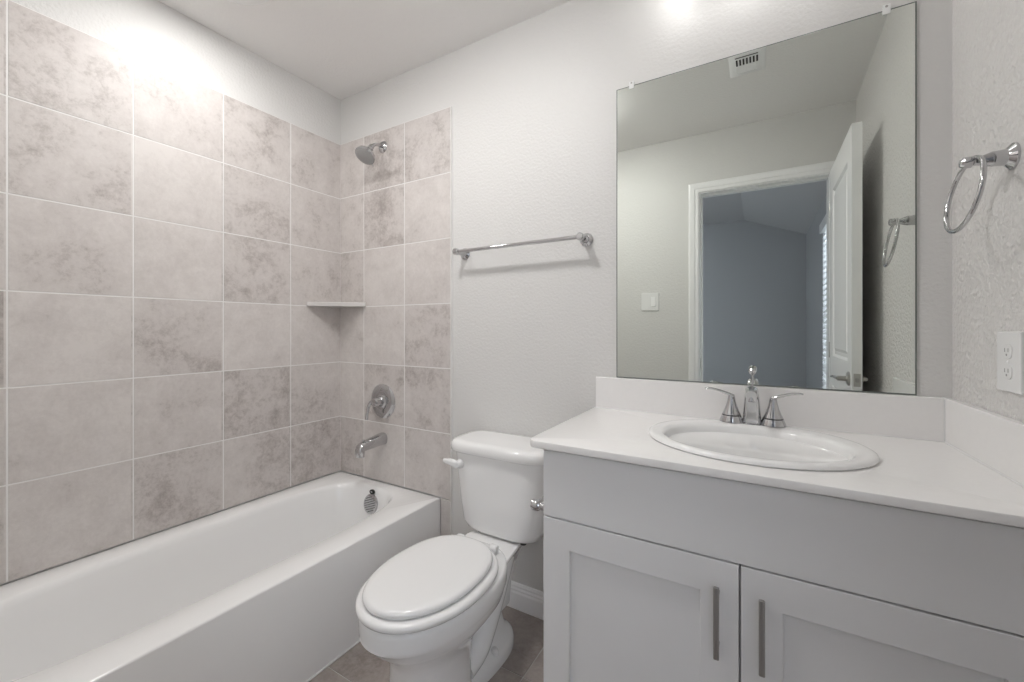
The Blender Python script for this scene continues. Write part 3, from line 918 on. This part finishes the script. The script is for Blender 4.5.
# bowl and pedestal, one shell
bm = new()
loft(bm, [egg(0.002, -0.42, -0.690, 0.116, 2.4, 2.6, wy=.45), egg(0.020, -0.42, -0.688, 0.115, 2.4, 2.6, wy=.45), egg(0.060, -0.42, -0.678, 0.106, 2.4, 2.6, wy=.45), egg(0.140, -0.42, -0.672, 0.103, 2.4, 2.6, wy=.45),
          egg(0.200, -0.41, -0.674, 0.105, 2.3, 2.5, wy=.45), egg(0.230, -0.39, -0.684, 0.116, 2.2, 2.4, wy=.45), egg(0.255, -0.35, -0.702, 0.132, 2.1, 2.3, wy=.46), egg(0.280, -0.30, -0.730, 0.152, 2.1, 2.3, wy=.48), egg(0.303, -0.26, -0.752, 0.167, 2.1, 2.3, wy=.48),
          egg(0.320, -0.25, -0.762, 0.170, 2.1, 2.3, wy=.48), egg(0.327, -0.245, -0.772, 0.174, 2.1, 2.3, cx=TX - 0.018, wy=.48), egg(0.336, -0.243, -0.770, 0.177, 2.1, 2.3, cx=TX - 0.018, wy=.48), egg(0.370, -0.243, -0.772, 0.179, 2.1, 2.3, cx=TX - 0.018, wy=.48), egg(0.381, -0.246, -0.768, 0.176, 2.1, 2.3, cx=TX - 0.018, wy=.48), egg(0.385, -0.253, -0.760, 0.170, 2.1, 2.3, cx=TX - 0.018, wy=.48)])
obj('bowl', bm, M['porcelain'], to, smooth=60)
# rear deck that carries the tank
bm = new()
def deck(z, h1, h0, y0, y1):
    c = 0.02
    pts = [(h1 - c * .5, y0), (h1, y0 + c), (h0, y1 - c), (h0 - c, y1)]
    pts = pts + [(-x_, y_) for x_, y_ in pts[::-1]]
    return [(TX - 0.012 + x_, y_, z) for x_, y_ in pts]
loft(bm, [deck(0.12, 0.040, 0.040, -0.36, -0.13), deck(0.20, 0.045, 0.042, -0.37, -0.12), deck(0.27, 0.062, 0.050, -0.38, -0.10), deck(0.32, 0.090, 0.065, -0.38, -0.08), deck(0.35, 0.115, 0.080, -0.38, -0.07), deck(0.368, 0.133, 0.090, -0.38, -0.065), deck(0.377, 0.132, 0.089, -0.38, -0.066), deck(0.3795, 0.127, 0.085, -0.376, -0.069)])
obj('tank_deck', bm, M['porcelain'], to, smooth=50, bevel=0.004)
bm = new()
loft(bm, [egg(0.001, -0.125, -0.50, 0.098, 2.4, 2.2, wy=.4), egg(0.022, -0.125, -0.50, 0.098, 2.4, 2.2, wy=.4), egg(0.036, -0.130, -0.50, 0.093, 2.4, 2.2, wy=.4), egg(0.046, -0.140, -0.50, 0.082, 2.4, 2.2, wy=.4), egg(0.060, -0.155, -0.50, 0.060, 2.4, 2.2, wy=.4), egg(0.13, -0.17, -0.50, 0.045, 2.4, 2.2, wy=.4)])
obj('foot', bm, M['porcelain'], to, smooth=60)
# trapway bulge on each side, foot flange with bolt cap
for s in (-1, 1):
    bm = new()
    sweep(bm, spline([(TX - 0.012 + s * 0.040, -0.20, 0.33, 0.045), (TX - 0.012 + s * 0.046, -0.245, 0.275, 0.044), (TX - 0.012 + s * 0.050, -0.285, 0.215, 0.041), (TX - 0.012 + s * 0.054, -0.34, 0.150, 0.040), (TX - 0.012 + s * 0.055, -0.39, 0.105, 0.040), (TX - 0.012 + s * 0.050, -0.45, 0.085, 0.040)], 6), 20)
    obj('trapway', bm, M['porcelain'], to, smooth=60)
    bm = new(); lathe(bm, (TX - 0.012 + s * 0.072, -0.305, 0.040), (0, 0, 1), [(0.014, 0), (0.014, 0.012), (0.010, 0.021), (0, 0.024)], 20)
    obj('bolt_cap', bm, M['plastic'], to)
# tank
def tk(z, hw, y0, y1, e=5.0): return sring(TX - 0.004, (y0 + y1) / 2, hw, (y1 - y0) / 2, z, 80, e, 4.0)
bm = new()
loft(bm, [tk(0.3805, 0.128, -0.188, -0.045, 3.2), tk(0.384, 0.142, -0.198, -0.035, 3.4), tk(0.394, 0.156, -0.208, -0.028, 3.8), tk(0.42, 0.168, -0.215, -0.024), tk(0.50, 0.181, -0.219, -0.022), tk(0.60, 0.194, -0.222, -0.020), tk(0.682, 0.203, -0.224, -0.020), tk(0.692, 0.203, -0.224, -0.020)])
tank = obj('tank', bm, M['porcelain'], to, smooth=60)
bm = new()
def tl(z, g): return sring(TX - 0.004, -0.123, 0.217 + g, 0.111 + g, z - 0.009, 96, 5.5, 4.0)
loft(bm, [tl(0.697, -0.006), tl(0.698, 0.0), tl(0.702, 0.003), tl(0.715, 0.004), tl(0.728, 0.002), tl(0.736, -0.004), tl(0.740, -0.014), tl(0.741, -0.03)])
obj('tank_lid', bm, M['porcelain'], to, smooth=60)
for dx in (-0.085, 0.03, 0.105):
    bm = new(); lathe(bm, (TX + dx, -0.180, 0.3785), (0, 0, 1), [(0.011, 0), (0.011, 0.009)], 14)
    obj('tank_bolt', bm, M['rubber'], tank)
# flush lever
bm = new()
lathe(bm, (TX - 0.155, -0.2205, 0.642), (0, -1, 0), [(0.018, 0), (0.018, 0.004), (0.012, 0.010), (0.009, 0.022)], 20)
sweep(bm, spline([(TX - 0.155, -0.238, 0.636, 0.008, 0.012), (TX - 0.163, -0.242, 0.645, 0.009, 0.014), (TX - 0.181, -0.244, 0.651, 0.008, 0.013), (TX - 0.203, -0.244, 0.651, 0.007, 0.010), (TX - 0.219, -0.243, 0.652, 0.005, 0.007)]), 14)
obj('flush_lever', bm, M['plastic'], tank)
# seat ring and lid
bm = new()
def st(z, g): return egg(z, -0.305 + g * 0.5, -0.777 - g, 0.177 + g, 2.05, 2.3, cx=TX - 0.019, wy=.49)
loft(bm, [st(0.3885, -0.010), st(0.390, -0.002), st(0.396, 0.002), st(0.404, 0.001), st(0.409, -0.005), st(0.411, -0.014), st(0.411, -0.05)])
obj('seat', bm, M['seat'], to, smooth=60)
bm = new()
def sl(z, g): return egg(z, -0.322 + g * 0.4, -0.759 - g, 0.157 + g, 2.05, 2.5, cx=TX - 0.021, wy=.50)
loft(bm, [sl(0.4125, -0.008), sl(0.4145, -0.001), sl(0.420, 0.001), sl(0.427, -0.002), sl(0.4315, -0.010), sl(0.434, -0.024), sl(0.4355, -0.05), sl(0.436, -0.10)])
obj('seat_lid', bm, M['seat'], to, smooth=60)
for s in (-1, 1):
    bm = new(); lathe(bm, (TX - 0.018 + s * 0.072 - 0.014, -0.300, 0.404), (1, 0, 0), [(0.011, 0), (0.013, 0.003), (0.013, 0.025), (0.011, 0.028)], 20)
    box(bm, TX - 0.018 + s * 0.072 - 0.012, TX - 0.018 + s * 0.072 + 0.012, -0.312, -0.288, 0.3802, 0.402)
    obj('seat_hinge', bm, M['seat'], to)

# ------------------------------------------------------------------ toilet paper holder on the side of the vanity
ph = empty('toilet_paper_holder', (VX0, -0.44, 0.668), 'chrome toilet paper holder on the side of vanity cabinet', 'paper holder')
for y in (-0.47, -0.315):
    bm = new()
    lathe(bm, (VX0 + 0.0008, y, 0.672), (-1, 0, 0), [(0.024, 0), (0.024, 0.004), (0.018, 0.009), (0.012, 0.014), (0.0105, 0.040), (0.0145, 0.046), (0.0155, 0.056), (0.0145, 0.066), (0.008, 0.069), (0, 0.070)], 28)
    obj('post', bm, M['chrome'], ph)
bm = new(); lathe(bm, (VX0 - 0.056, -0.462, 0.672), (0, 1, 0), [(0.0065, 0), (0.0065, 0.14)], 20)
obj('roller', bm, M['chrome'], ph)
